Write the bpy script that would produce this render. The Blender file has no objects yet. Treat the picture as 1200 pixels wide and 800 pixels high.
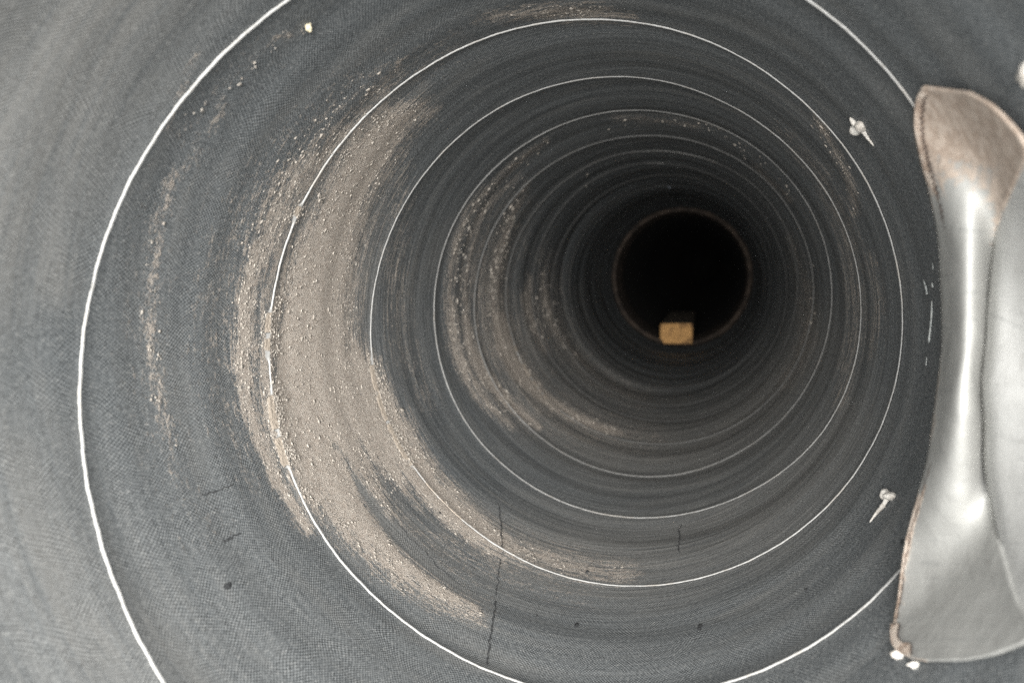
import bpy, math, random
import numpy as np
from mathutils import Matrix, Vector

random.seed(7); rng = np.random.default_rng(7)
SC = bpy.context.scene
COL = SC.collection
PI2 = 2*math.pi
U = 0.1                                   # one roll radius is 0.1 m

# ---------------------------------------------------------------- camera
F, VX, VY, CX, CY = 1127.0, 831.1, 303.85, 0.374, -0.231     # roll frame: x right, y down, z along the roll, unit = roll radius
_a = np.array([(VX-600)/F, (VY-400)/F, 1.0]); _a /= np.linalg.norm(_a)
_e1 = np.cross([0, 1, 0], _a); _e1 /= np.linalg.norm(_e1)
_e2 = np.cross(_a, _e1)
EB = np.stack([_e1, _e2, _a])             # rows: roll axes seen from the camera
def W(p):                                 # roll frame -> world metres
    p = np.asarray(p, float)
    return np.stack([p[..., 0], p[..., 2], -p[..., 1]], -1)*U
cam = bpy.data.cameras.new('camera'); co = bpy.data.objects.new('camera', cam); COL.objects.link(co)
def _ax(i, s=1):
    v = EB[:, i]; return Vector((v[0], v[2], -v[1]))*s
co.matrix_world = Matrix.Translation(Vector(W([CX, CY, 0]))) @ Matrix((_ax(0), _ax(1, -1), _ax(2, -1))).transposed().to_4x4()
cam.sensor_width = 36; cam.lens = F/1200*36
cam.clip_start = 0.005; cam.clip_end = 50
cam.dof.use_dof = True; cam.dof.focus_distance = 0.33; cam.dof.aperture_fstop = 17
SC.camera = co

# ---------------------------------------------------------------- light
world = bpy.data.worlds.new('World'); SC.world = world; world.use_nodes = True
bg = world.node_tree.nodes['Background']; bg.inputs[0].default_value = (0.82, 0.9, 1.0, 1); bg.inputs[1].default_value = 0.35
def area(name, loc, target, size, power, col):
    l = bpy.data.lights.new(name, 'AREA'); l.shape = 'DISK'; l.size = size; l.energy = power; l.color = col
    o = bpy.data.objects.new(name, l); COL.objects.link(o)
    o.location = Vector(loc); o.rotation_euler = (Vector(target)-Vector(loc)).to_track_quat('-Z', 'Y').to_euler()
    return o
area('daylight_near_mouth', (0.02, -0.20, 0.055), (-.02, 0.3, -0.03), 0.26, 4.5, (1.0, .99, .965))
area('daylight_mouth', (0.12, -0.62, 0.12), (0, 0.35, -0.03), 0.34, 19.0, (1.0, 0.975, 0.94))
SC.view_settings.view_transform = 'Standard'; SC.view_settings.look = 'None'
SC.view_settings.exposure = 0.0; SC.view_settings.gamma = 1; SC.view_settings.use_curve_mapping = False
SC.cycles.max_bounces = 8; SC.cycles.diffuse_bounces = 5; SC.cycles.glossy_bounces = 4
SC.cycles.use_denoising = False   # the fine grain of the fabric must survive

# ---------------------------------------------------------------- measuring helpers
def rays(px):
    px = np.asarray(px, float)
    d = np.stack([(px[..., 0]-600)/F, (px[..., 1]-400)/F, np.ones(px.shape[:-1])], -1)
    return d @ EB.T
def to_wall(px, R=1.0):                   # photo point -> point on a cylinder of radius R
    d = rays(px); u, v, w = d[..., 0], d[..., 1], d[..., 2]
    A = u*u+v*v; B = CX*u+CY*v; C = CX*CX+CY*CY-R*R
    t = (-B+np.sqrt(np.maximum(B*B-A*C, 1e-9)))/A
    return np.stack([CX+t*u, CY+t*v, t*w], -1)
def to_px(p):
    r = (p-np.array([CX, CY, 0])) @ EB
    z = np.where(r[..., 2] > 1e-3, r[..., 2], 1e-3)
    q = np.stack([600+F*r[..., 0]/z, 400+F*r[..., 1]/z], -1)
    q[r[..., 2] <= 1e-3] = (-9999, -9999)
    return q
def sstep(x, a, b):
    t = np.clip((x-a)/(b-a), 0, 1); return t*t*(3-2*t)
def catmull(P, n):
    P = np.asarray(P, float); Q = np.vstack([2*P[0]-P[1], P, 2*P[-1]-P[-2]]); m = len(P)-1
    t = np.linspace(0, m, n); i = np.minimum(t.astype(int), m-1); f = (t-i)[:, None]
    a, b, c, d = Q[i], Q[i+1], Q[i+2], Q[i+3]
    return .5*((2*b)+(-a+c)*f+(2*a-5*b+4*c-d)*f**2+(-a+3*b-3*c+d)*f**3)

# ---------------------------------------------------------------- dirt and veil maps (distance to strokes drawn over the wall)
def stroke(q, pts, wid, soft):            # pts polyline, wid per point; 1 inside, falls over soft
    best = np.full(len(q), -1e9)
    for (a, b, wa, wb) in zip(pts[:-1], pts[1:], wid[:-1], wid[1:]):
        a = np.array(a, float); b = np.array(b, float); ab = b-a
        t = np.clip(((q-a) @ ab)/(ab @ ab), 0, 1)
        d = np.linalg.norm(q-(a+t[:, None]*ab), axis=1)
        best = np.maximum(best, (wa+(wb-wa)*t)-d)
    return sstep(best, -soft, soft)
DUST = [
    (.44, 30, [(600,240,10),(565,330,30),(580,410,34),(630,470,26),(700,500,14),(760,512,5)]),
    (.42, 22, [(640,300,8),(640,350,16),(660,400,16),(700,440,12),(750,470,6)]),
    (.31, 40, [(520,60,14),(400,120,30),(300,230,36),(255,350,34),(255,460,26),(300,560,14)]),
    (.20, 40, [(330,40,20),(230,130,24),(180,260,30),(170,400,34),(190,520,30),(240,620,24)]),
    (.24, 30, [(560,700,20),(480,640,60),(560,640,40),(680,690,20)]),
    (.36, 14, [(910,150,4),(960,200,8),(995,280,10),(1005,380,9),(985,470,5)]),
    (.36, 12, [(925,280,4),(945,340,8),(945,400,9),(920,450,5)]),
    (.36, 20, [(470,200,8),(462,300,12),(470,400,10),(500,470,8)]),
      # strength, softness, [(x, y, half width)...]
    (1.0, 20, [(430,185,26),(405,230,26),(385,290,34),(368,350,44),(362,420,56),(368,490,54),(392,550,46),(425,605,32),(470,655,20),(520,693,15),(558,712,6)]),
    (1.0, 12, [(405,440,38),(436,490,34),(470,535,28),(505,575,20),(540,605,17),(580,635,14),(600,645,9)]),
    (.78, 16, [(585,640,14),(640,655,10),(700,668,7),(740,672,3)]),
    (0.85, 18, [(495,128,8),(462,142,20),(430,180,30)]),
    (0.70, 20, [(470,75,3),(440,120,8),(395,165,14),(352,205,20),(325,255,22),(305,310,20),(293,370,18),(288,430,16),(296,490,10)]),
    (0.95, 9, [(300,290,7),(288,350,9),(284,420,9),(292,480,8),(318,550,6),(360,620,6)]),
    (0.62, 14, [(345,190,10),(318,225,10),(300,275,8)]),
    (0.50, 13, [(262,125,3),(235,170,4),(200,215,6),(185,260,7),(178,330,8),(175,400,9),(185,470,9),(205,530,5)]),
    (0.5, 8, [(230,60,2),(215,105,4),(195,150,2)]),
    (0.55, 8, [(362,32,2),(345,40,3),(325,45,2)]),
    (0.45, 10, [(270,90,2),(255,120,3),(230,140,2)]),
    (0.68, 10, [(560,22,2),(620,15,8),(690,14,9),(740,22,3)]),
    (0.45, 10, [(480,235,1),(466,270,3),(462,320,4),(462,350,2)]),
    (0.60, 5, [(640,165,2),(600,194,4),(572,220,4),(548,250,5),(535,285,5),(528,330,6),(527,370,6)]),
    (0.60, 5, [(610,205,2),(585,225,4),(565,250,5),(552,285,5),(547,325,5),(545,365,6)]),
    (0.70, 6, [(528,350,6),(533,400,9),(548,440,9),(572,472,7),(600,500,3)]),
    (1.0, 5, [(545,370,3),(552,410,7),(568,440,8),(598,474,7),(632,500,3)]),
    (0.45, 6, [(720,138,2),(780,140,4),(820,150,3)]),
    (0.62, 6, [(618,215,2),(600,250,6),(588,290,8),(580,330,10),(580,365,11)]),
    (1.15, 5, [(584,372,8),(592,405,11),(610,438,10),(636,465,7),(668,486,6),(700,500,5),(728,507,2)]),
    (0.75, 7, [(622,325,3),(618,350,7),(626,385,6),(640,410,4)]),
    (0.72, 7, [(637,320,4),(638,350,7),(650,385,7),(664,405,5),(690,430,3)]),
    (0.5, 6, [(560,420,4),(575,450,5),(595,475,5),(620,500,3)]),
    (0.75, 6, [(955,135,2),(972,165,3),(985,190,3),(998,215,3),(1002,250,2)]),
    (0.42, 8, [(1020,300,3),(1030,350,5),(1020,420,3)]),
    (0.42, 6, [(945,340,4),(950,365,5),(940,400,4)]),
    (0.45, 5, [(885,195,2),(905,215,2),(925,235,2)]),
]
SPECK = [   # where larger loose crumbs lie
    (.8, 5, [(640,165,2),(605,195,5),(575,225,6),(550,262,7),(538,300,8),(540,350,8)]),
    (.9, 5, [(606,212,4),(600,240,6),(590,280,8),(584,320,8),(582,350,8)]),
    (.8, 4, [(637,315,3),(630,345,6),(640,380,6),(650,350,5)]),
    (.4, 6, [(690,150,3),(750,140,5),(840,152,5),(905,200,5),(935,232,5)]),
    (.5, 5, [(948,310,3),(952,350,5),(955,390,3)]),
    (.5, 8, [(700,200,3),(690,212,3)]), (.35, 10, [(960,150,4),(985,200,4),(1000,250,3)]),
    (.5, 10, [(470,75,4),(420,105,8),(370,150,10),(330,215,12),(300,290,12),(286,370,8),(284,440,8)]),
    (.07, 10, [(235,170,4),(190,260,7),(176,340,8),(180,440,8),(200,520,4)]),
    (.4, 8, [(620,12,5),(700,14,6)]), (.3, 8, [(335,45,5),(250,120,6),(205,150,5)]),
]
CLEAN = [
    (0.95, 9, [(393,520,2),(410,545,4),(428,580,7),(450,610,9),(480,640,11),(512,670,9),(545,692,5),(575,712,3)]),
    (0.55, 6, [(462,535,1),(488,580,4),(512,620,6)]),
    (0.5, 3, [(482,672,2),(492,688,2),(487,700,1)]),
    (0.45, 4, [(318,300,2),(304,350,3),(300,390,2)]),
    (0.5, 4, [(340,330,1),(326,390,3),(322,450,2)]),
]
FILM_VEIL = [
    (.60, 90, [(-60,330,80),(20,160,110),(80,20,110),(200,-60,80)]),  # hazy veil painted into the colour to brighten the top-left corner
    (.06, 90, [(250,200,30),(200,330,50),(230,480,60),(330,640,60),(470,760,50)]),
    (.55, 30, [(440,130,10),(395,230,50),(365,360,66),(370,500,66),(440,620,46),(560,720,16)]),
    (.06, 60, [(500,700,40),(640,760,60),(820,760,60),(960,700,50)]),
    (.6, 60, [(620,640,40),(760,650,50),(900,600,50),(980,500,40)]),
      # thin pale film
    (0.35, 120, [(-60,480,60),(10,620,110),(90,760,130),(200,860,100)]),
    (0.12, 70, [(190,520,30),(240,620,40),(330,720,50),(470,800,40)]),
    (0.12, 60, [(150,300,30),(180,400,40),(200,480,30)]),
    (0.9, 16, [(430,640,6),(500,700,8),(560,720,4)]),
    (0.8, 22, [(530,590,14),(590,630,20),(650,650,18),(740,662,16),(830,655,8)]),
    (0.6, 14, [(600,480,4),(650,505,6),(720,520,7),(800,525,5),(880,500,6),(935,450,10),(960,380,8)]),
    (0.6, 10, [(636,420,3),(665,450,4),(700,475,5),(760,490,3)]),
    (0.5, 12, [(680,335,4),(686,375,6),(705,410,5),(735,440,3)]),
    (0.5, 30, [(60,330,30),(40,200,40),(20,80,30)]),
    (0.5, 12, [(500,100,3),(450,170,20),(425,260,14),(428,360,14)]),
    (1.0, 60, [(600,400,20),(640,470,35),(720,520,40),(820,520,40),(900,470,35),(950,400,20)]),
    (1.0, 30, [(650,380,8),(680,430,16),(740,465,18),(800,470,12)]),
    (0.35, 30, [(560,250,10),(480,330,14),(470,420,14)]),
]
def field(q, table, wide=1.0):
    out = np.zeros(len(q))
    for s, soft, pts in table:
        a = np.array(pts, float)
        lo, hi = a[:, :2].min(0)-a[:, 2].max()-soft*wide, a[:, :2].max(0)+a[:, 2].max()+soft*wide
        m = np.all((q > lo) & (q < hi), axis=1)
        if m.any():
            out[m] = np.maximum(out[m], s*stroke(q[m], [p[:2] for p in pts], [p[2] for p in pts], soft*wide))
    return out
BURY = [(1.0, 7, [(315,372,7),(316,392,7),(318,415,4)]), (1.0, 6, [(322,462,6),(326,505,9),(336,538,8)]),
        (1.0, 6, [(438,425,5),(450,470,9),(468,518,9),(480,541,6)]), (1.0, 5, [(345,255,4),(352,243,4)]), (.8, 4, [(606,405,3),(618,432,4),(640,464,3)])]
def dust_at(q):
    return field(q, DUST, 1.7)*(1-field(q, CLEAN))

# ---------------------------------------------------------------- mesh helpers
def mesh_np(name, verts, quads, uv=None, attrs=None, smooth=True, tris=False):
    me = bpy.data.meshes.new(name); n = len(quads); k = 3 if tris else 4
    me.vertices.add(len(verts)); me.vertices.foreach_set('co', np.ascontiguousarray(verts, np.float32).ravel())
    me.loops.add(n*k); me.loops.foreach_set('vertex_index', np.ascontiguousarray(quads, np.int32).ravel())
    me.polygons.add(n); me.polygons.foreach_set('loop_start', np.arange(0, n*k, k, dtype=np.int32))
    me.polygons.foreach_set('use_smooth', np.full(n, smooth))
    me.update(calc_edges=True)
    if uv is not None:
        l = me.uv_layers.new(name='surf'); l.data.foreach_set('uv', np.ascontiguousarray(uv[np.asarray(quads).ravel()], np.float32).ravel())
    for key, val in (attrs or {}).items():
        at = me.attributes.new(key, 'FLOAT', 'POINT'); at.data.foreach_set('value', np.ascontiguousarray(val, np.float32))
    me.validate(); return me
def grid_quads(nu, nv, flip=False):
    i, j = np.meshgrid(np.arange(nu-1), np.arange(nv-1), indexing='ij'); a = (i*nv+j).ravel()
    q = np.stack([a, a+1, a+nv+1, a+nv], 1)
    return q[:, ::-1] if flip else q
def link(name, me, mat, parent=None):
    o = bpy.data.objects.new(name, me); COL.objects.link(o)
    if mat: me.materials.append(mat)
    if parent is not None: o.parent = parent
    return o
def tag(o, label, cat=None, group=None, kind=None):
    if label: o['label'] = label
    if cat: o['category'] = cat
    if group: o['group'] = group
    if kind: o['kind'] = kind
    return o
def empty(name, loc):
    o = bpy.data.objects.new(name, None); COL.objects.link(o); o.location = Vector(loc); o.empty_display_size = .01
    return o
def kid(name, verts_w, quads, mat, parent, base, **k):   # mesh part whose world verts are stored relative to the parent's base
    return link(name, mesh_np(name, np.asarray(verts_w)-np.asarray(base), quads, **k), mat, parent)

# ---------------------------------------------------------------- materials
class NT:
    def __init__(s, name):
        s.m = bpy.data.materials.new(name); s.m.use_nodes = True; s.t = s.m.node_tree
        s.b = s.t.nodes['Principled BSDF']; s.out = s.t.nodes['Material Output']
    def n(s, typ, **kw):
        x = s.t.nodes.new(typ)
        for k, v in kw.items(): setattr(x, k, v)
        return x
    def put(s, sock, v):
        if isinstance(v, bpy.types.NodeSocket): s.t.links.new(v, sock)
        elif isinstance(v, (tuple, list)) and len(v) == 3 and sock.type == 'RGBA': sock.default_value = (*v, 1)
        else: sock.default_value = v
    def math(s, op, a, b=0.0, c=None, clamp=False):
        x = s.n('ShaderNodeMath', operation=op); x.use_clamp = clamp
        s.put(x.inputs[0], a); s.put(x.inputs[1], b)
        if c is not None: s.put(x.inputs[2], c)
        return x.outputs[0]
    def mix(s, f, a, b):
        x = s.n('ShaderNodeMix', data_type='RGBA'); s.put(x.inputs[0], f); s.put(x.inputs[6], a); s.put(x.inputs[7], b)
        return x.outputs[2]
    def vec(s, x, y, z=0.0):
        c = s.n('ShaderNodeCombineXYZ')
        for i, v in enumerate((x, y, z)): s.put(c.inputs[i], v)
        return c.outputs[0]
    def noise(s, v, scale=1.0, detail=2.0, rough=.5, dist=0.0):
        x = s.n('ShaderNodeTexNoise'); s.put(x.inputs['Vector'], v); x.inputs['Scale'].default_value = scale
        x.inputs['Detail'].default_value = detail; x.inputs['Roughness'].default_value = rough; x.inputs['Distortion'].default_value = dist
        return x.outputs[0]
    def ramp(s, x, a, b):
        r = s.n('ShaderNodeMapRange'); r.clamp = True; r.interpolation_type = 'SMOOTHSTEP'
        s.put(r.inputs[0], x); r.inputs[1].default_value = a; r.inputs[2].default_value = b
        return r.outputs[0]
    def attr(s, name):
        x = s.n('ShaderNodeAttribute'); x.attribute_name = name; return x.outputs['Fac']
    def bump(s, h, dist, strength=1.0, prev=None):
        x = s.n('ShaderNodeBump'); x.inputs['Strength'].default_value = strength; x.inputs['Distance'].default_value = dist
        s.put(x.inputs['Height'], h)
        if prev is not None: s.put(x.inputs['Normal'], prev)
        return x.outputs[0]
    def set(s, **k):
        for key, v in k.items(): s.put(s.b.inputs[key.replace('_', ' ')], v)
        return s.m

def dust_colour(k, v):
    n1 = k.noise(v, .35, 3, .6); n2 = k.noise(v, 2.2, 2, .6)
    c = k.mix(k.ramp(n1, .35, .65), (.50, .43, .365), (.60, .535, .465))
    return k.mix(k.ramp(n2, .50, .68), c, (.70, .655, .595))

def mat_fabric():
    k = NT('woven_fabric')
    uv = k.n('ShaderNodeUVMap'); uv.uv_map = 'surf'
    sp = k.n('ShaderNodeSeparateXYZ'); k.put(sp.inputs[0], uv.outputs[0]); u, v = sp.outputs[0], sp.outputs[1]   # millimetres
    P = k.vec(u, v)
    wob = k.noise(P, .05, 1)
    wob2 = k.noise(k.vec(k.math('ADD', u, 91.0), v), .05, 1)
    uu = k.math('ADD', u, k.math('MULTIPLY', wob, 6.0)); vv = k.math('ADD', v, k.math('MULTIPLY', wob2, 6.0))
    jit = k.noise(P, .8, 1)
    a = k.math('SINE', k.math('ADD', k.math('MULTIPLY', uu, PI2/.95), k.math('MULTIPLY', jit, 1.2)))
    b = k.math('SINE', k.math('ADD', k.math('MULTIPLY', vv, PI2/1.7), k.math('MULTIPLY', jit, 1.4)))
    weave = k.math('MULTIPLY_ADD', k.math('MULTIPLY', a, b), .5, .5)
    patch = k.ramp(k.noise(P, .16, 3, .65), .36, .62)
    weave = k.math('ADD', .5, k.math('MULTIPLY', k.math('SUBTRACT', weave, .5), k.math('MULTIPLY_ADD', patch, .65, .35)))
    deep = k.math('MULTIPLY_ADD', k.ramp(v, 200.0, 420.0), .86, .14)
    grain = k.noise(P, 2.3, 2, .7)
    coarse = k.noise(P, .9, 3, .6)
    slub = k.noise(k.vec(k.math('MULTIPLY', u, .55), k.math('MULTIPLY', v, 1.1), 9.0), 1, 3, .7)
    spk = k.noise(k.vec(k.math('MULTIPLY', u, 1.1), k.math('MULTIPLY', v, .40), 4.0), 1, 3, .75)
    st1 = k.noise(k.vec(k.math('MULTIPLY', u, .018), k.math('MULTIPLY', v, .42)), 1, 4, .62)
    st2 = k.noise(k.vec(k.math('MULTIPLY', u, .05), k.math('MULTIPLY', v, 1.5), 3.0), 1, 3, .6)
    st3 = k.noise(k.vec(k.math('MULTIPLY', u, .006), k.math('MULTIPLY', v, .16), 5.0), 1, 4, .6)
    blot = k.noise(k.vec(k.math('MULTIPLY', u, .02), k.math('MULTIPLY', v, .05)), 1, 3, .55)
    # thread colour
    base = k.mix(k.ramp(weave, .12, .95), (.085, .095, .101), (.228, .243, .250))
    base = k.mix(k.math('MULTIPLY', k.ramp(grain, .54, .70), .60), base, (.42, .43, .425))
    base = k.mix(k.math('MULTIPLY', k.ramp(grain, .48, .32), .70), base, (.035, .040, .043))
    base = k.mix(k.math('MULTIPLY', k.ramp(slub, .50, .36), .40), base, (.060, .066, .070))
    base = k.mix(k.math('MULTIPLY', k.ramp(slub, .56, .72), .35), base, (.30, .305, .295))
    base = k.mix(k.math('MULTIPLY', k.ramp(spk, .50, .34), .55), base, (.045, .050, .053))
    base = k.mix(k.math('MULTIPLY', k.ramp(spk, .55, .72), .50), base, (.40, .40, .385))
    base = k.mix(k.math('MULTIPLY', k.ramp(st1, .50, .34), k.math('MULTIPLY', deep, .50)), base, (.070, .077, .082))
    base = k.mix(k.math('MULTIPLY', k.ramp(st3, .50, .36), k.math('MULTIPLY', deep, .40)), base, (.065, .072, .078))
    base = k.mix(k.math('MULTIPLY', k.ramp(st3, .54, .70), k.math('MULTIPLY', deep, .30)), base, (.29, .28, .26))
    base = k.mix(k.math('MULTIPLY', k.ramp(blot, .5, .7), .22), base, (.26, .255, .24))
    # dusty film plus the painted corner veil, streaky
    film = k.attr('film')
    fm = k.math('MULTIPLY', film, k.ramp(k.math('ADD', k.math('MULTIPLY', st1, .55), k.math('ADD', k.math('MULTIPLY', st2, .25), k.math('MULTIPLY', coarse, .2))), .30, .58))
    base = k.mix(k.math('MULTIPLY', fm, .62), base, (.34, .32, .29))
    gen = k.math('MULTIPLY', k.math('MULTIPLY', k.ramp(st2, .48, .68), k.ramp(slub, .42, .62)), k.math('MULTIPLY', deep, .42))
    base = k.mix(gen, base, (.27, .265, .25))
    # caked dust
    d = k.attr('dust')
    big = k.noise(k.vec(k.math('MULTIPLY', u, .16), k.math('MULTIPLY', v, .30)), 1, 4, .62, .3)
    mid = k.noise(k.vec(k.math('MULTIPLY', u, .75), k.math('MULTIPLY', v, 1.0)), 1, 3, .65, .5)
    nn = k.math('ADD', k.math('MULTIPLY', big, .32), k.math('ADD', k.math('MULTIPLY', mid, .40), k.math('MULTIPLY', grain, .28)))
    val = k.math('ADD', d, k.math('MULTIPLY', k.math('SUBTRACT', nn, .5), 3.6))
    val = k.math('ADD', val, k.math('MULTIPLY', k.math('MULTIPLY', k.math('SUBTRACT', k.math('MULTIPLY_ADD', st2, .6, k.math('MULTIPLY', st1, .4)), .5), deep), 3.6))
    m = k.math('MULTIPLY', k.ramp(val, .30, .58), k.math('MULTIPLY_ADD', k.ramp(weave, .15, .5), .15, .85))
    m = k.math('MULTIPLY', m, k.ramp(d, .02, .2))
    dc = dust_colour(k, P)
    crumb = k.noise(P, 1.6, 4, .7)
    dc = k.mix(k.math('MULTIPLY', k.ramp(crumb, .49, .33), .85), dc, (.13, .11, .09))
    col = k.mix(m, base, dc)
    h = k.math('ADD', k.math('MULTIPLY', weave, k.math('SUBTRACT', 1.0, m)), k.math('MULTIPLY', grain, .5))
    h2 = k.math('ADD', k.math('MULTIPLY', m, .9), k.math('MULTIPLY', k.math('MULTIPLY', crumb, m), 2.4))
    nrm = k.bump(h, .00022, 1.0)
    nrm = k.bump(h2, .0005, 1.0, nrm)
    nrm = k.bump(k.math('MULTIPLY', st1, deep), .0009, .6, nrm)
    return k.set(Base_Color=col, Roughness=k.math('MULTIPLY_ADD', m, .25, .66), Specular_IOR_Level=.35, Normal=nrm)

def mat_edge():
    k = NT('white_cut_edge'); g = k.n('ShaderNodeNewGeometry')
    n = k.noise(g.outputs['Position'], 900, 3, .6); n2 = k.noise(g.outputs['Position'], 90, 3, .6)
    c = k.mix(k.ramp(n, .4, .7), (.40, .40, .39), (.30, .295, .28))
    c = k.mix(k.math('MULTIPLY', k.ramp(n2, .52, .68), .5), c, (.33, .30, .26))
    d = k.attr('dust'); dirt = k.attr('grime')
    m = k.ramp(k.math('ADD', d, k.math('MULTIPLY', k.math('SUBTRACT', n2, .5), 1.6)), .72, .95)
    c = k.mix(m, c, (.36, .31, .255))
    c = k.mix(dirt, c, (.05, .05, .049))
    return k.set(Base_Color=c, Roughness=.7, Normal=k.bump(k.math('MULTIPLY', n, m), .0006))

def mat_simple(name, c1, c2, scale, rough=.7, metal=0.0, bump=.0002, lo=.38, hi=.62, spec=.5):
    k = NT(name); g = k.n('ShaderNodeNewGeometry'); p = g.outputs['Position']
    n = k.noise(p, scale, 4, .6); n2 = k.noise(p, scale*6, 3, .6)
    c = k.mix(k.ramp(n, lo, hi), c1, c2)
    c = k.mix(k.math('MULTIPLY', k.ramp(n2, .5, .75), .3), c, tuple(min(1, x*1.4) for x in c2))
    return k.set(Base_Color=c, Roughness=rough, Metallic=metal, Specular_IOR_Level=spec, Normal=k.bump(k.math('ADD', n, n2), bump))

def mat_foil(name, c1, c2, seed):
    k = NT(name); g = k.n('ShaderNodeNewGeometry'); p = g.outputs['Position']
    uv = k.n('ShaderNodeUVMap'); uv.uv_map = 'surf'
    sp = k.n('ShaderNodeSeparateXYZ'); k.put(sp.inputs[0], uv.outputs[0]); s, t = sp.outputs[0], sp.outputs[1]
    st = k.noise(k.vec(k.math('MULTIPLY', s, 1.2), k.math('MULTIPLY', t, 14.0), seed), 1, 4, .6)
    sc = k.noise(k.vec(k.math('MULTIPLY', s, 22.0), k.math('MULTIPLY', t, 2.0), seed), 1, 3, .6)
    n = k.noise(p, 70, 4, .6); fine = k.noise(p, 1500, 2, .6); spk = k.noise(p, 420, 3, .65)
    c = k.mix(k.ramp(n, .35, .65), c1, c2)
    c = k.mix(k.math('MULTIPLY', k.ramp(st, .56, .70), .40), c, (.24, .245, .24))
    c = k.mix(k.math('MULTIPLY', k.ramp(sc, .60, .70), .25), c, (.20, .19, .18))
    c = k.mix(k.math('MULTIPLY', k.ramp(spk, .68, .76), .7), c, (.17, .15, .13))
    d = k.attr('dust')
    m = k.ramp(k.math('ADD', d, k.math('MULTIPLY', k.math('SUBTRACT', k.math('ADD', k.math('MULTIPLY', n, .5), k.math('MULTIPLY', spk, .5)), .5), 2.4)), .40, .75)
    dust = k.mix(k.ramp(spk, .4, .62), (.33, .262, .21), (.44, .37, .31))
    dust = k.mix(k.math('MULTIPLY', k.ramp(fine, .5, .7), .4), dust, (.30, .22, .17))
    c = k.mix(m, c, dust)
    rough = k.math('ADD', k.math('MULTIPLY_ADD', st, .16, .57), k.math('MULTIPLY', m, .35))
    nr = k.bump(fine, .00012, .6); nr = k.bump(k.math('ADD', n, k.math('MULTIPLY', k.math('MULTIPLY', st, .3), k.math('SUBTRACT', 1.0, m))), .0012, .35, nr)
    nr = k.bump(k.math('MULTIPLY', m, spk), .0004, .5, nr)
    return k.set(Base_Color=c, Roughness=rough, Metallic=k.math('MULTIPLY_ADD', m, -.3, .32), Normal=nr)

M_FAB = mat_fabric(); M_EDGE = mat_edge()
M_CREASE = mat_simple('black_crease', (.022, .023, .025), (.06, .063, .066), 800, .9)
M_GLUE = mat_simple('pale_glue', (.50, .53, .52), (.68, .70, .68), 600, .6)
M_CORE = mat_simple('brown_core_board', (.045, .036, .030), (.12, .09, .07), 60, .8, bump=.0008)
M_CORED = mat_simple('black_bore_shade', (.012, .011, .010), (.03, .027, .024), 60, .95)
M_DUST = mat_simple('dust_crumb', (.38, .34, .295), (.52, .48, .425), 900, .95, bump=.0003)
M_FOIL = mat_foil('grey_foil', (.34, .34, .325), (.44, .44, .42), 1.0)
M_FOIL2 = mat_foil('pale_foil', (.46, .46, .445), (.54, .54, .525), 7.0)
M_TORN = mat_simple('torn_brown_card', (.36, .27, .21), (.62, .53, .45), 260, .95, bump=.0006)
M_CRACK = mat_simple('dark_crack', (.05, .035, .03), (.12, .085, .07), 500, .95)
M_CHIP = mat_simple('cream_chip', (.50, .46, .41), (.70, .67, .62), 350, .75, bump=.0004)

def mat_wood():
    k = NT('end_grain_wood'); t = k.n('ShaderNodeTexCoord'); p = t.outputs['Object']
    mp = k.n('ShaderNodeMapping'); k.put(mp.inputs[0], p); mp.inputs['Location'].default_value = (.045, 0, .03); mp.inputs['Scale'].default_value = (1, .08, 1)
    w = k.n('ShaderNodeTexWave'); w.wave_type = 'RINGS'; w.rings_direction = 'Y'; k.put(w.inputs['Vector'], mp.outputs[0])
    w.inputs['Scale'].default_value = 90; w.inputs['Distortion'].default_value = 3; w.inputs['Detail'].default_value = 3
    n = k.noise(p, 110, 3, .6); n2 = k.noise(p, 500, 3, .6)
    c = k.mix(w.outputs[0], (.66, .35, .12), (.82, .48, .19))
    c = k.mix(k.math('MULTIPLY', k.ramp(n, .50, .62), .8), c, (.26, .14, .06))
    c = k.mix(k.math('MULTIPLY', k.ramp(n2, .55, .72), .4), c, (.9, .66, .34))
    # long faces are darker and greyer than the sawn end
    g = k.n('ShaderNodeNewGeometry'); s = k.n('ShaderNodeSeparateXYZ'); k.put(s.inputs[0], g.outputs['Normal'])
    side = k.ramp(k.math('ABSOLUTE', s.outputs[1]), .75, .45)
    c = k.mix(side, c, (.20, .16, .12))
    return k.set(Base_Color=c, Roughness=.8, Normal=k.bump(k.math('ADD', n2, w.outputs[0]), .0004))
M_WOOD = mat_wood()

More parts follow.
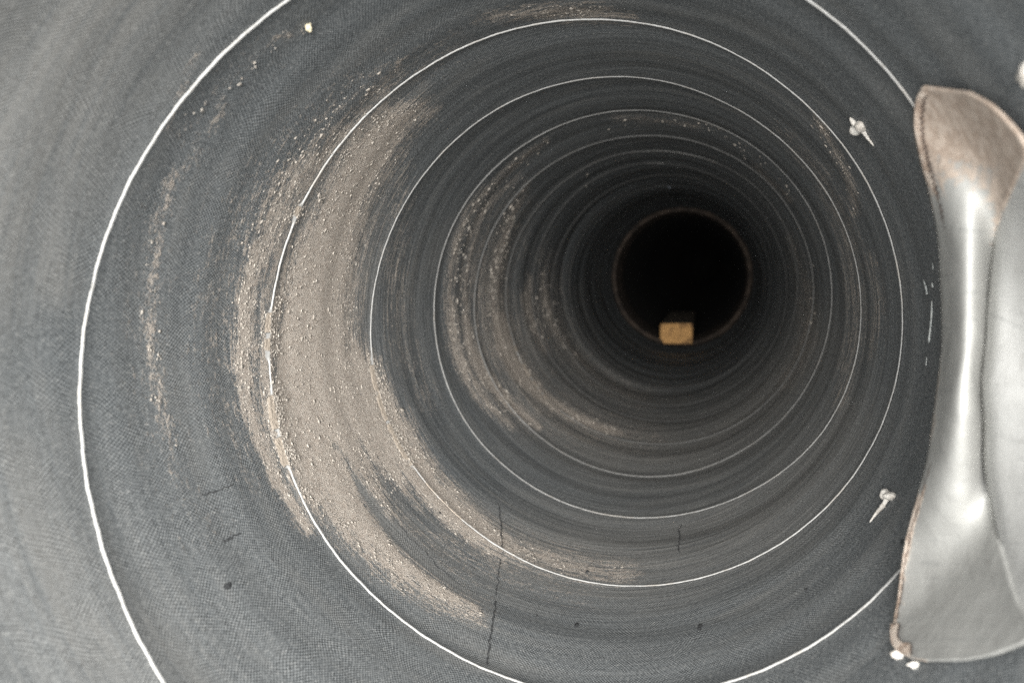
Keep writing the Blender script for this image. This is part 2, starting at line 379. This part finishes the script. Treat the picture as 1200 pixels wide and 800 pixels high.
# ---------------------------------------------------------------- the roll: one sheet wound in a long telescoped spiral
TH0, THK = 2.4379, 0.007
EDGE_Z = [1.783,1.817,1.851,1.884,1.917,1.953,1.994,2.038,2.079,2.116,2.147,2.182,2.248,2.290,2.313,2.329,2.347,2.369,2.394,2.410,2.425,2.457,2.497,2.538,2.572,2.601,2.626,2.657,2.688,2.712,2.730,2.753,2.783,2.815,2.847,2.883,2.922,2.959,2.994,3.036,3.088,3.139,3.188,3.236,3.274,3.287,3.286,3.289,3.294,3.310,3.341,3.385,3.434,3.474,3.504,3.528,3.552,3.583,3.621,3.653,3.672,3.691,3.712,3.735,3.761,3.789,3.820,3.858,3.898,3.940,3.988,4.044,4.105,4.170,4.215,4.216,4.194,4.185,4.183,4.183,4.195,4.233,4.302,4.369,4.419,4.463,4.498,4.529,4.557,4.576,4.581,4.589,4.607,4.629,4.649,4.670,4.706,4.753,4.795,4.833,4.874,4.921,4.962,4.988,4.999,5.000,4.995,5.011,5.056,5.116,5.172,5.224,5.284,5.338,5.365,5.376,5.389,5.404,5.420,5.433,5.432,5.424,5.429,5.459,5.505,5.542,5.573,5.603,5.641,5.694,5.751,5.799,5.845,5.877,5.858,5.821,5.819,5.852,5.903,5.930,5.942,6.002,6.089,6.163,6.226,6.279,6.313,6.323,6.315,6.316,6.337,6.370,6.391,6.398,6.402,6.414,6.441,6.475,6.498,6.519,6.571,6.652,6.702,6.645,6.549,6.506,6.542,6.624,6.706,6.779,6.848,6.892,6.923,6.961,7.044,7.137,7.188,7.224,7.258,7.285,7.292,7.288,7.291,7.291,7.282,7.277,7.264,7.242,7.234,7.263,7.324,7.405,7.492,7.537,7.545,7.541]
_dz = np.array(EDGE_Z); _ts = np.arange(len(_dz))*PI2/30
def edge_z(T):                            # how deep in the roll the sheet's edge lies after T radians of winding
    T = np.asarray(T, float)
    z = np.interp(T, _ts, _dz)
    z = np.where(T < 0, _dz[0]+T/PI2*1.02, z)
    return np.where(T > _ts[-1], _dz[-1]+(T-_ts[-1])/PI2*(1.0+.05*np.sin(T*1.3)), z)
def rad(T): return 1-THK*np.asarray(T)/PI2
def und(th, z):                           # soft waves, ridges and grooves of the wound sheet
    a = .0016*np.sin(z*9+1.3*np.sin(th)+.7)+.0012*np.sin(z*17+2*np.sin(th*2+1))+.002*np.sin(th*3+z*1.7)
    a = a+.0009*np.sin(z*31+1.5*np.sin(th+2)+.4*np.sin(3*th))
    far = sstep(z, 8.0, 8.6)
    a = a+sstep(z, 2.2, 3.4)*(.0035*np.sin(z*6.3+1.2*np.sin(th+2))+.0022*np.sin(z*10.7+1.9*np.sin(th*2+.5)))
    a = a+sstep(z, 4.2, 6.5)*(.004*np.sin(z*3.3+1.6*np.sin(th+.6))+.0022*np.sin(z*7.1+2.2*np.sin(th*2)))
    a = a+far*1.5*(.006*np.sin(z*5.2+.5*np.sin(th))+.004*np.sin(z*11+np.sin(th+1)))
    a = a+.022*sstep(z, 10.5, 10.8)*(1-sstep(z, 12.2, 12.7))+.012*sstep(z, 8.35, 8.45)*(1-sstep(z, 8.75, 8.95))
    return a
def on_roll(T, z):                        # point of the visible face
    th = T+TH0; x = np.clip(z-edge_z(T), 0, 9)/.11; r = rad(T)+und(th, z)+.0055*x*np.exp(1-x)*(T < TEND-PI2)
    return np.stack([r*np.cos(th), r*np.sin(th), z+0*th], -1)
def hit(px):                              # photo point -> point of the roll's inner face, and its winding angle
    px = np.atleast_2d(np.asarray(px, float)); R = np.full(len(px), .98)
    for _ in range(4):
        p = to_wall(px, R); th = np.arctan2(p[:, 1], p[:, 0]); T0 = (th-TH0) % PI2-3*PI2
        T = T0.copy()
        for k in range(1, 14):
            Tk = T0+k*PI2; T = np.where((edge_z(Tk) <= p[:, 2]) & (Tk < TEND), Tk, T)
        R = rad(T)+und(th, p[:, 2])
    return p, T
TSTART, TEND, CORE_Z = -2.4*PI2, 8.361*PI2, 13.2

base = W([0, 1.0, -.6])
roll = tag(empty('fabric_roll', base), 'long hollow roll of grey woven sheeting with white cut edges spiralling into the dark', 'fabric roll')
def build_layer(T0, T1):
    n = max(8, int(720*(T1-T0)/PI2))+1; T = np.linspace(T0, T1, n)
    z0 = edge_z(T); last = T+PI2 > TEND
    z1 = np.where(last, CORE_Z+.5, edge_z(T+PI2)+.05)
    near = z0.min() < 2.0; nz = 90 if near else 64
    if last.any(): nz = 150
    f = np.linspace(0, 1, nz)
    Z = z0[:, None]+(z1-z0)[:, None]*f[None]; TT = np.repeat(T[:, None], nz, 1)
    P = on_roll(TT.ravel(), Z.ravel())
    q = to_px(P); dust = dust_at(q); film = field(q, FILM_VEIL)
    uv = np.stack([TT.ravel()*100, P[:, 2]*100], 1)
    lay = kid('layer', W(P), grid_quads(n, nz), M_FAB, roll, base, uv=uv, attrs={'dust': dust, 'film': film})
    # the cut edge, a narrow bevelled band facing the mouth
    z0s = z0+.0012*np.sin(T*37)+.0010*np.sin(T*91+1)+.0006*np.sin(T*233)
    wf = (.72-.22*sstep(T/PI2, .7, 2.2))*(1+.10*np.sin(T*5.3)+.08*np.sin(T*17+2)+.05*np.sin(T*61))
    wp = .0058*wf; r = rad(T)+und(T+TH0, z0)
    ring = lambda rr, zz: np.stack([rr*np.cos(T+TH0), rr*np.sin(T+TH0), zz], -1)
    mid = to_px(ring(r, z0)); bury = field(mid, BURY)*sstep(np.sin(T*43)+np.sin(T*101+1)+1.2, -1.2, .8)
    E = np.stack([ring(r-.0002, z0s+.003), ring(r+.0007, z0s-.001), ring(r+wp, z0s-.001-.018*bury), ring(r+wp+.0004, z0s-.0008-.022*bury), ring(r+.0076, z0s+.003-.034*bury)], 1).reshape(-1, 3)
    qe = to_px(E); de = np.maximum(dust_at(qe)*.8, np.repeat(bury, 5)*1.4)
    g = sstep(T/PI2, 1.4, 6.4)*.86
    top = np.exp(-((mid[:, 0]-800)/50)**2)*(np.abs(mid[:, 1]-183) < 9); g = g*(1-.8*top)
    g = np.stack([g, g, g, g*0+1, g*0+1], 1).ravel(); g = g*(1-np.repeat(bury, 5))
    e = kid('cut_edge', W(E), grid_quads(n, 5, True), M_EDGE, roll, base, attrs={'dust': de, 'grime': g}); e.parent = lay
    return lay
Ts = [TSTART]+[TEND-k*PI2 for k in range(10, -1, -1)]
for a, b in zip(Ts[:-1], Ts[1:]): build_layer(a, b)
_z = np.linspace(float(edge_z(TEND)), CORE_Z+.5, 60); _T = np.full(60, TEND)    # the inner end of the sheet
_a = on_roll(_T, _z); _k = ((rad(_T)+und(_T+TH0, _z)+THK*1.4)/(rad(_T)+und(_T+TH0, _z)))[:, None]
kid('sheet_end', W(np.stack([_a, _a*np.stack([_k[:, 0], _k[:, 0], 1+0*_k[:, 0]], 1)], 1).reshape(-1, 3)), grid_quads(60, 2), M_FAB, roll, base)

# ---------------------------------------------------------------- small-shape helpers
def frame(px):                            # point on the wall, inward normal, tangents
    p, T = hit([px]); p = p[0]; n = -np.array([p[0], p[1], 0]); n /= np.linalg.norm(n)
    return p, n, np.cross([0, 0, 1.0], n), np.array([0, 0, 1.0])
def ico(sub=1):
    t = (1+5**.5)/2
    v = [(-1,t,0),(1,t,0),(-1,-t,0),(1,-t,0),(0,-1,t),(0,1,t),(0,-1,-t),(0,1,-t),(t,0,-1),(t,0,1),(-t,0,-1),(-t,0,1)]
    f = [(0,11,5),(0,5,1),(0,1,7),(0,7,10),(0,10,11),(1,5,9),(5,11,4),(11,10,2),(10,7,6),(7,1,8),(3,9,4),(3,4,2),(3,2,6),(3,6,8),(3,8,9),(4,9,5),(2,4,11),(6,2,10),(8,6,7),(9,8,1)]
    v = [np.array(x, float)/np.linalg.norm(x) for x in v]
    for _ in range(sub):
        c = {}; nf = []
        def mid(a, b):
            k = (min(a, b), max(a, b))
            if k not in c: m = v[a]+v[b]; v.append(m/np.linalg.norm(m)); c[k] = len(v)-1
            return c[k]
        for a, b, d in f:
            x, y, z = mid(a, b), mid(b, d), mid(d, a); nf += [(a, x, z), (b, y, x), (d, z, y), (x, y, z)]
        f = nf
    return np.array(v), np.array(f)
I1, I1F = ico(0); I3, I3F = ico(2)
def lump(name, c, axes, radii, mat, parent, bs, seed=0, rough=.22):
    r = np.random.default_rng(seed); v = I3.copy(); k = np.ones(len(v))
    for _ in range(9):
        d = r.normal(size=3); d /= np.linalg.norm(d); k += rough*.45*np.sin(v @ d*r.uniform(2, 7)+r.uniform(0, 6))
    v = v*k[:, None]
    p = c+sum(v[:, i:i+1]*radii[i]*np.asarray(axes[i]) for i in range(3))
    return kid(name, W(p), I3F, mat, parent, bs, tris=True)
def strand(name, pts, r0, r1, mat, parent, bs, n=14, m=7, flat=1.0, jag=0.0, seed=1):   # tapered round strand through 3-D points
    r = np.random.default_rng(seed)
    c = catmull(pts, n); t = np.gradient(c, axis=0); t /= np.linalg.norm(t, axis=1)[:, None]
    nn = -np.stack([c[:, 0], c[:, 1], 0*c[:, 0]], 1); nn /= np.linalg.norm(nn, axis=1)[:, None]
    s = np.cross(t, nn); s /= np.linalg.norm(s, axis=1)[:, None]; nn = np.cross(s, t)
    R = np.linspace(r0, r1, n)*(1+jag*r.uniform(-1, 1, n)); R[0] *= .4; R[-1] *= .3
    a = np.arange(m)/m*PI2
    V = c[:, None]+R[:, None, None]*(np.cos(a)[None, :, None]*s[:, None]+flat*np.sin(a)[None, :, None]*nn[:, None])
    Q = [(i*m+j, i*m+(j+1) % m, (i+1)*m+(j+1) % m, (i+1)*m+j) for i in range(n-1) for j in range(m)]
    return kid(name, W(V.reshape(-1, 3)), Q, mat, parent, bs)
def on_wall_line(px, lift=.0008):
    p, T = hit(px); n = -np.stack([p[:, 0], p[:, 1], 0*p[:, 0]], 1); n /= np.linalg.norm(n, axis=1)[:, None]
    return p+n*lift

# dark creases and pits of the sheet (parts of the roll)
for i, (line, wd) in enumerate([
        ([(584,590),(587,608),(588,628),(589,648)], .0026),
        ([(586,655),(584,676),(581,698)], .0022), ([(581,703),(577,730),(573,757),(571,779)], .0026),
        ([(797,616),(796,630),(795,647)], .0028),
        ([(452,594),(480,628),(512,662),(540,686)], .0016), ([(236,580),(252,576),(274,568)], .0018), ([(262,634),(274,628),(282,624)], .0018)]):
    dense = catmull(line, 26); r = np.random.default_rng(i); dense[1:-1] += r.normal(0, .8, dense[1:-1].shape)
    strand('crease', on_wall_line(dense, .0003), wd, wd*.7, M_CREASE, roll, base, n=60, flat=.25, jag=.55, seed=i)
for i, (x, y, w) in enumerate([(688,669,3.4),(675,733,4.2),(266,687,5),(820,735,4.5),(629,721,2.6),(320,655,3),(516,600,2.2),(945,690,2.4),(1058,634,4.0)]):
    p, n, a, b = frame((x, y)); s = p[2]/F
    lump('pit', p-n*.0006, (a, b, n), (w*s*.62, w*s*1.5, .0013), M_CREASE, roll, base, seed=i, rough=.5)

# ---------------------------------------------------------------- core tube deep inside
zc = CORE_Z
prof = [(1.02, zc+.10), (.926, zc+.06), (.922, zc+.01), (.914, zc), (.90, zc-.004), (.888, zc+.012), (.88, zc+.06), (.88, zc+1), (.88, zc+1.2)]
nth = 160; th = np.linspace(0, PI2, nth)
V = np.stack([np.stack([(r+.004*np.sin(th*23+i)*(0 < i < 7)*np.sin(th*7))*np.cos(th), (r+.004*np.sin(th*23+i)*(0 < i < 7)*np.sin(th*7))*np.sin(th), z+0*th], -1) for i, (r, z) in enumerate(prof)], 1).reshape(-1, 3)
cb = W([0, .9, zc])
core = link('core_tube', mesh_np('core_tube', W(V)-cb, grid_quads(nth, len(prof))), M_CORE); core.location = cb
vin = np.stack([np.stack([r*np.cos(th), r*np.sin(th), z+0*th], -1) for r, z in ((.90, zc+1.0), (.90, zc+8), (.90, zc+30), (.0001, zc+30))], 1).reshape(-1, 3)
kid('bore_shade', W(vin), grid_quads(nth, 4), M_CORED, core, cb)  # near-black inner tube, the darkness of the deep bore put into its colour
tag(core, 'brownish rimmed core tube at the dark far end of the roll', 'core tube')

# ---------------------------------------------------------------- wooden batten resting in the core
def batten():
    w, h, L, ch = .205, .265, 2.9, .018
    o2 = [(-w+.05, 0), (w-ch, 0), (w, ch), (w, h-ch*1.2), (w-ch*1.2, h), (-w+ch*1.6, h), (-w, h-ch*1.6), (-w, .062)]
    V = []; b = np.array([-.04, .840, 12.45])
    for zz, k in ((0, .95), (.012, 1), (L, 1)):
        for x, y in o2: V.append((b[0]+x*k, b[1]-(h/2+(y-h/2)*k), b[2]+zz))
    V = np.array(V); n = 8
    me = bpy.data.meshes.new('wooden_batten')
    F_ = [tuple(range(n))[::-1]]+[(i*n+j, i*n+(j+1) % n, (i+1)*n+(j+1) % n, (i+1)*n+j) for i in range(2) for j in range(n)]+[tuple(range(2*n, 3*n))]
    me.from_pydata([tuple(v) for v in (W(V)-W(b))], [], F_); me.update()
    import bmesh
    bm = bmesh.new(); bm.from_mesh(me); bmesh.ops.recalc_face_normals(bm, faces=bm.faces); bm.to_mesh(me); bm.free()
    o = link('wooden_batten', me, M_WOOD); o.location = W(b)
    tag(o, 'small yellow-brown wooden batten, sawn end showing, lying at the bottom of the dark opening', 'wood block')
batten()

# ---------------------------------------------------------------- grey foil strip curling off the wall on the right
RIB = [((1082,101),(1135,108)), ((1074,118),(1168,128)), ((1072,150),(1204,172)), ((1080,190),(1194,205)), ((1092,235),(1178,242)),
       ((1100,280),(1167,285)), ((1104,350),(1159,350)), ((1105,400),(1156,400)), ((1100,450),(1152,450)), ((1094,495),(1155,497)), ((1087,540),(1157,545)),
       ((1070,600),(1167,605)), ((1060,640),(1176,645)), ((1052,700),(1192,700)), ((1047,740),(1212,742)), ((1060,767),(1172,764)), ((1085,774),(1130,773))]
NR, NS = 120, 40
LFT = catmull([r[0] for r in RIB], NR); RGT = catmull([r[1] for r in RIB], NR)
def soft_min(a, b, k=.16):
    h = np.clip(.5+.5*(b-a)/k, 0, 1); return b+(a-b)*h-k*h*(1-h)
def foil_point(px, zp, gap=.985):
    d = rays(px); wall = to_wall(px, gap)[..., 2]
    z = soft_min(zp, wall); t = z/d[..., 2]
    return np.stack([CX+t*d[..., 0], CY+t*d[..., 1], z], -1)
def zprof1(s, t):
    mid = np.exp(-((t-.45)/.30)**2)
    return 2.02+.22*(np.abs(2*s-1.15))**2*mid+.03*(1-mid)+.42*sstep(t, .52, 1.0)+.012*np.sin(t*19+s*2)+.05*np.sin(t*5+1)
def foil1(px, s, t): return foil_point(px, zprof1(s, t))
s = np.linspace(0, 1, NS); t = np.linspace(0, 1, NR)
PX = LFT[:, None]+(RGT-LFT)[:, None]*s[None, :, None]
S_, T_ = np.meshgrid(s, t)
P = foil1(PX, S_, T_).reshape(-1, 3)
q = PX.reshape(-1, 2)
def blend_dust(q, s, extra=0):
    d = sstep(q[:, 1], 330, 150)*.85+.95*sstep(q[:, 1], 200, 120)
    d = d+.45*sstep(s, .72, 1.0)*sstep(q[:, 1], 480, 150)+.55*sstep(s, .16, .0)*sstep(q[:, 1], 330, 460)
    d = d-.35*np.exp(-((s-.35)/.25)**2)*sstep(q[:, 1], 150, 260)
    return np.clip(d+extra, 0, 1.15)
fb = W(foil1(np.array([[1100., 770.]]), np.array([.3]), np.array([.97]))[0])
strip = tag(empty('foil_strip', fb), 'grey shiny hourglass-shaped strip with dusty brown top and torn left edge', 'foil strip')
o = kid('sheet', W(P), grid_quads(NR, NS, True), M_FOIL, strip, fb, uv=np.stack([S_.ravel(), T_.ravel()*4], 1), attrs={'dust': blend_dust(q, S_.ravel())})
md = o.modifiers.new('thickness', 'SOLIDIFY'); md.thickness = .0007; md.offset = 0
# torn card edge along its left side
def ribbon(name, A, B, mat, parent, bs, lift=.004, thick=.008):
    cpt = np.array([CX, CY, 0.]); toward = lambda p, k: p+(cpt-p)/np.linalg.norm(cpt-p, axis=1)[:, None]*k
    V = np.stack([toward(A, lift-thick), toward(A, lift), toward(B, lift), toward(B, lift-thick)], 1).reshape(-1, 3)
    n = len(A); Q = [(i*4+j, i*4+(j+1) % 4, (i+1)*4+(j+1) % 4, (i+1)*4+j) for i in range(n-1) for j in range(4)]
    Q += [(0, 1, 2, 3), (4*n-1, 4*n-2, 4*n-3, 4*n-4)]
    return kid(name, W(V), Q, mat, parent, bs, smooth=False)
def edge_ribbon(name, ya, yb, wfun, mat, off=lambda i, y: 0, lift=.014, n=150, amp=1.0, seed=3):
    r = np.random.default_rng(seed); L = catmull([q_[0] for q_ in RIB], 800); RR = catmull([q_[1] for q_ in RIB], 800)
    idx = np.where((np.arange(800) > 20) & (L[:, 1] >= ya) & (L[:, 1] <= yb))[0]; idx = idx[np.linspace(0, len(idx)-1, n).astype(int)]
    l = L[idx]; rr = RR[idx]; d = (rr-l)/np.linalg.norm(rr-l, axis=1)[:, None]; y = l[:, 1]
    o0 = off(idx, y)+0*y; w = wfun(y)+amp*r.uniform(-1, 1, n)
    a = l+d*o0[:, None]; b = l+d*(o0+np.maximum(w, .3))[:, None]; tt = idx/799
    wd = np.linalg.norm(rr-l, axis=1)
    return ribbon(name, foil1(a, o0/wd, tt), foil1(b, (o0+w)/wd, tt), mat, strip, fb, lift)
edge_ribbon('torn_edge', 103, 762, lambda y: 3.2+5.5*sstep(y, 330, 200)+3.2*sstep(y, 520, 560)*sstep(y, 680, 640), M_TORN, amp=.7)
edge_ribbon('cracked_seam', 112, 330, lambda y: 2.0+0*y, M_CRACK, off=lambda i, y: 7.5-2.5*sstep(y, 220, 320)+1.3*np.sin(y*.9)+.8*np.sin(y*2.3), lift=.018, n=200, amp=1.3, seed=5)
edge_ribbon('cracked_seam', 330, 725, lambda y: .8+0*y, M_CRACK, off=lambda i, y: 3.4+.8*np.sin(y*.13)+.5*np.sin(y*.5), lift=.018, n=120, amp=.5, seed=6)
# broken brown corner at the bottom left, its zigzag crack
zz = [(1046,731),(1053,730),(1051,744),(1057,752),(1066,753),(1067,766)]
A = catmull(zz, 40); idt = np.full(40, .93)
ribbon('cracked_seam', foil1(A, np.full(40, .05), idt), foil1(A+[1.6, .6], np.full(40, .06), idt), M_CRACK, strip, fb, lift=.024)
B = catmull([(1044,730),(1043,742),(1045,754),(1053,763),(1064,769)], 40)
ribbon('torn_corner', foil1(B, np.full(40, .02), idt), foil1(A, np.full(40, .04), idt), M_TORN, strip, fb, lift=.019)

# second, paler sheet further right
i0, i1 = 18, 107
L2 = RGT[i0:i1]-np.array([1.5, 0]); n2 = len(L2); f2 = np.linspace(0, 1, n2)
R2 = np.stack([1330+0*f2, 290+430*f2], 1)
S2, T2 = np.meshgrid(np.linspace(0, 1, 36), f2)
PX2 = L2[:, None]+(R2-L2)[:, None]*S2[:, :, None]
z2 = 2.06-.30*S2**.8+.05*np.sin(T2*6+1)+.20*np.exp(-(S2/.05)**2)*.3+.012*np.sin(T2*23)
P2 = foil_point(PX2, z2, .99).reshape(-1, 3)
sb = W(P2.reshape(n2, 36, 3)[-1, 0])
o = link('foil_sheet', mesh_np('foil_sheet', W(P2)-sb, grid_quads(n2, 36, True), uv=np.stack([S2.ravel()*2, T2.ravel()*4], 1),
         attrs={'dust': .35*sstep(PX2.reshape(-1, 2)[:, 1], 260, 190)}), M_FOIL2); o.location = sb
md = o.modifiers.new('thickness', 'SOLIDIFY'); md.thickness = .0008; md.offset = 0
tag(o, 'bright pale metallic sheet at the right edge, behind the hourglass strip', 'foil sheet')

# ---------------------------------------------------------------- chips and crumbs
def px_off(px, lift):                     # a 3-D point above the wall, seen at px
    p, n, a, b = frame(px); k = (CX-p[0], CY-p[1], -p[2]); k = np.array(k)/np.linalg.norm(k); return p+k*lift
def chip(px, label, parts, prongs):
    p, n, a, b = frame(px); s = p[2]/F; bs = W(p); v = np.array([CX-p[0], CY-p[1], -p[2]]); v /= np.linalg.norm(v)
    rx = np.cross([0, 1.0, 0], v); rx /= np.linalg.norm(rx); ry = np.cross(v, rx)
    r = tag(empty('plaster_chip', bs), label, 'chip', 'broken chips stuck to the wall')
    for i, (dx, dy, wx, wy, dep) in enumerate(parts):
        c = px_off((px[0]+dx, px[1]+dy), .03+dep)
        lump('head' if i == 0 else 'flake', c, (rx, ry, v), (wx*s, wy*s, .022), M_CHIP, r, bs, seed=int(px[0])+i, rough=.08)
    for i, (pts, r0, r1) in enumerate(prongs):
        strand('prong', [px_off((px[0]+x, px[1]+y), .012+.02*(1-k/len(pts))) for k, (x, y) in enumerate(pts)], r0*s, r1*s, M_CHIP, r, bs, seed=i, jag=.15)
chip((1004,151), 'cream chip with two small prongs on the dark fabric at upper right', [(-1, 1, 7.5, 7.5, 0), (5, -3, 6.5, 6, -.01)], [([(-1,-4),(-5,-9),(-8,-13)], 4, 1.2), ([(7,2),(13,11),(20,20)], 2.6, .8)])
chip((1040,579), 'white chip with a long thin tail on the dark fabric at lower right', [(-3, 0, 5.5, 6.5, 0), (4, 2, 8, 4.5, -.01)], [([(0,4),(-6,14),(-13,22),(-21,33)], 3.6, .8)])
def crumb(name, px, wx, wy, dep, label, mat, cat='crumb', group=None, seed=1, rough=.3, lift=0.0):
    p, n, a, b = frame(px); s = p[2]/F; bs = W(p)
    v = np.array([CX-p[0], CY-p[1], -p[2]]); v /= np.linalg.norm(v)
    rx = np.cross([0, 1.0, 0], v); rx /= np.linalg.norm(rx); ry = np.cross(v, rx)
    o = lump(name, p+v*(dep*.5+lift), (rx, ry, v), (wx*s, wy*s, dep), mat, None, bs, seed=seed, rough=rough); o.location = bs
    tag(o, label, cat, group)
crumb('plaster_crumb', (1201,86), 6, 12, .03, 'pinkish white crumb cut off by the right edge of the photo', M_CHIP, seed=11)
crumb('plaster_crumb', (1054,768), 8, 5, .010, 'soft white crumb just below the torn corner of the grey strip', M_CHIP, seed=12)
crumb('plaster_crumb', (1071,779), 7, 4.5, .010, 'white crumb under the bottom edge of the grey strip', M_CHIP, seed=13)
M_YEL = mat_simple('yellowish_crumb', (.50, .44, .30), (.66, .60, .44), 400, .9)
crumb('sand_crumb', (362,32), 3, 4.5, .008, 'yellowish crumb beside the thick white edge at the top left', M_YEL, seed=14)
for i, (pts, w, lab) in enumerate([
        ([(1083,328),(1086,338),(1087,345)], 3.0, 'short pale glue smear left of the grey strip, upper of the pair'),
        ([(1093,331),(1094,337)], 3.0, 'small pale glue dot close against the edge of the grey strip'),
        ([(1093,352),(1092,375),(1089,402)], 3.6, 'longest pale glue smear, wedge shaped, left of the grey strip'),
        ([(1087,418),(1086,428)], 1.8, 'tiny pale glue tick below the longest smear'),
        ([(1094,308),(1094,316)], 1.6, 'faint pale glue tick above the other smears')]):
    p, _, _, _ = frame(pts[0]); s_ = p[2]/F
    o = strand('glue_smear', on_wall_line(pts, .002), w*s_*.6, w*s_, M_GLUE, None, W(p), flat=.3, jag=.35, seed=i+20, n=18); o.location = W(p)
    tag(o, lab, 'glue smear', 'pale glue smears beside the grey strip')

# ---------------------------------------------------------------- loose dust lying on the sheet (nobody could count it)
cand = rng.uniform((120, 0), (1060, 740), (260000, 2)); dd = dust_at(cand)
keep = ((dd > .46) | ((dd > .3) & (rng.uniform(0, 1, len(cand)) < .12))) & (rng.uniform(0, 1, len(cand)) < dd*np.clip(1.15-dd, .1, 1)*.16)
cand = cand[keep][:14000]
clus = cand[rng.integers(0, len(cand), 5000)]+rng.normal(0, 2.2, (5000, 2))
bl = rng.uniform((300, 240), (500, 560), (60000, 2)); bl = bl[rng.uniform(0, 1, len(bl)) < .5*field(bl, BURY)][:3500]
sp = rng.uniform((160, 0), (1020, 560), (200000, 2)); sv = field(sp, SPECK); sp = sp[rng.uniform(0, 1, len(sp)) < sv*.09]; nsp = len(sp)
cand = np.vstack([cand, clus, bl, sp]); big = np.arange(len(cand)) >= len(cand)-nsp
p, T = hit(cand); ok = (p[:, 2] > 1.0) & (p[:, 2] < 9); p = p[ok]; big = big[ok]; n = -np.stack([p[:, 0], p[:, 1], 0*p[:, 0]], 1); n /= np.linalg.norm(n, axis=1)[:, None]
N = len(p); size = (1+.45*big)*rng.lognormal(math.log(.0019), .45, N).clip(.0009, .0058)*(1+.35*np.clip(p[:, 2]-3.2, 0, 4))
a = np.cross([0, 0, 1.0], n); b = np.tile([0, 0, 1.0], (N, 1))
sh = 1+.35*rng.normal(size=(N, 12, 1)).clip(-1.5, 1.5)
loc = I1[None]*sh
V = p[:, None]+size[:, None, None]*(loc[:, :, 0:1]*a[:, None]*rng.uniform(.7, 1.4, (N, 1, 1))+loc[:, :, 1:2]*b[:, None]*rng.uniform(.8, 1.8, (N, 1, 1))+loc[:, :, 2:3]*n[:, None]*.42)
Fc = (I1F[None]+12*np.arange(N)[:, None, None]).reshape(-1, 3)
db = W([-.7, .7, 3])
o = link('loose_dust', mesh_np('loose_dust', W(V.reshape(-1, 3))-db, Fc, tris=True), M_DUST); o.location = db
tag(o, 'beige dust and crumbs scattered over the inside of the roll', 'dust', kind='stuff')
print('crumbs', N)
